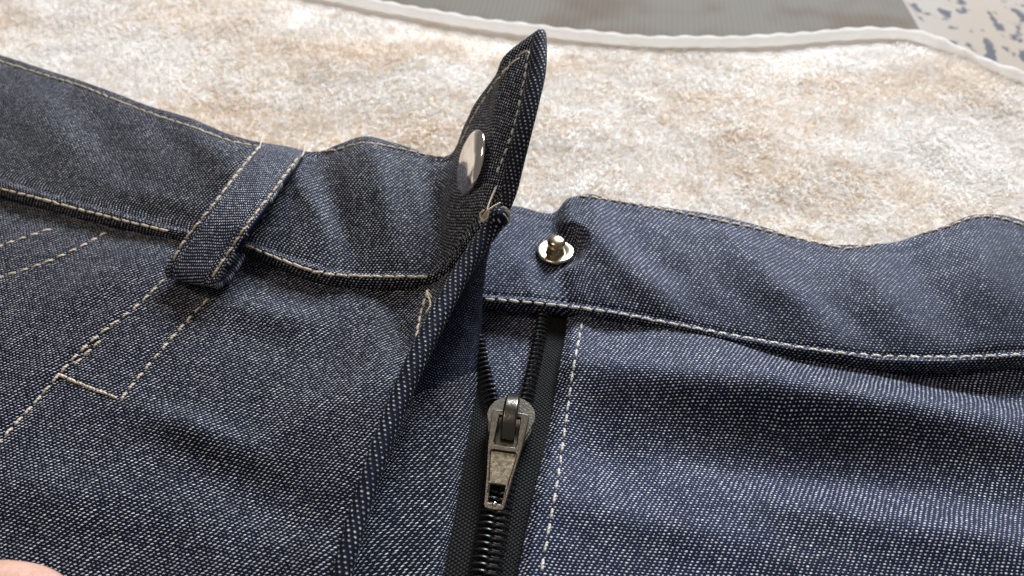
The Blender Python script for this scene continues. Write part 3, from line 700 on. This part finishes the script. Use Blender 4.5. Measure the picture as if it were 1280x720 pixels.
# arched bridge over the plate that carries the pull
bm = bmesh.new(); ys = np.linspace(.50, -.48, 22); wv = .145; rows = []
for i, y in enumerate(ys):
    t = i/21; top = .27+.36*math.sin(math.pi*min(1, t*.92+.06))**.55; thick_ = .13
    w_ = wv*(1-.10*abs(t-.5)*2); bot = max(.24, top-thick_) if 0.05 < t < .93 else .22
    rows.append([bm.verts.new((-w_, y, bot)), bm.verts.new((-w_, y, top-.03)), bm.verts.new((-w_*.75, y, top)), bm.verts.new((w_*.75, y, top)), bm.verts.new((w_, y, top-.03)), bm.verts.new((w_, y, bot))])
for a, b_ in zip(rows, rows[1:]):
    for k in range(6): bm.faces.new((a[k], a[(k+1) % 6], b_[(k+1) % 6], b_[k]))
bm.faces.new(rows[0]); bm.faces.new(rows[-1])
local_obj('slider_bridge', bm, gun_dark, body, Mz, .012)
# pull tab: frame with loop opening, sunk panel, small opening with a ball at the tip
Mp_ = Mz @ Matrix.Translation((0, .05, .33)) @ Matrix.Rotation(math.radians(6.5), 4, 'X') @ Matrix.Rotation(math.radians(-1.5), 4, 'Z')
out = [(-.36, -.02), (-.33, .04), (-.24, .05), (.24, .05), (.33, .04), (.36, -.02), (.345, -.3), (.325, -.62), (.305, -.80), (.245, -1.25), (.19, -1.80), (.16, -1.865), (.08, -1.88), (-.08, -1.88), (-.16, -1.865), (-.19, -1.80), (-.245, -1.25), (-.305, -.80), (-.325, -.62), (-.345, -.3)]
hole1 = [(-.20, -.06), (.20, -.06), (.215, -.60), (.19, -.66), (-.19, -.66), (-.215, -.60)]
hole2 = [(-.14, -1.42), (.14, -1.42), (.115, -1.76), (-.115, -1.76)]
hole3 = [(-.245, -.80), (-.215, -.76), (.215, -.76), (.245, -.80), (.165, -1.38), (-.165, -1.38)]
pull = local_obj('pull_tab', prism(out, 0, .11, (hole1, hole3, hole2)), gunmetal, body, Mp_, .022)
local_obj('pull_panel', prism([(-.25, -.77), (.25, -.77), (.16, -1.40), (-.16, -1.40)], .015, .07), worn, body, Mp_, .01)
bm = bmesh.new(); bmesh.ops.create_uvsphere(bm, u_segments=16, v_segments=10, radius=.052)
local_obj('pull_bead', bm, nickel, body, Mp_ @ Matrix.Translation((0, -1.775, .09)), 0)

# ------------------------------------------------------------ fingertip in the lower left corner
per = empty('person', tuple(P(-40, 760, .6))); tag(per, "fingertip of a person pressing on the cloth in the lower left corner", 'person')
fp = [P(-420, 1010, 1.6), P(-300, 925, 1.6), P(-200, 855, 1.5), P(-110, 800, 1.3), P(-30, 774, 1.25), P(40, 772, 1.2), P(88, 780, 1.1)]
tube('finger', fp, [.80, .82, .90, .90, .84, .72, .36], skin, per, seg=28, res=90, flat=.9)
px_ = P(-25, 738, 1.55)
bm = bmesh.new(); bmesh.ops.create_uvsphere(bm, u_segments=20, v_segments=12, radius=1)
o = bm_obj('nail', bm, nail_m); o.matrix_world = frame(tuple(P(-60, 800, 1.85)), (0, -.25, 1), (1, .35, 0)) @ Matrix.Diagonal((.55, .42, .08, 1)); 
mw = o.matrix_world.copy(); o.parent = per; bpy.context.view_layer.update(); o.matrix_parent_inverse = per.matrix_world.inverted()
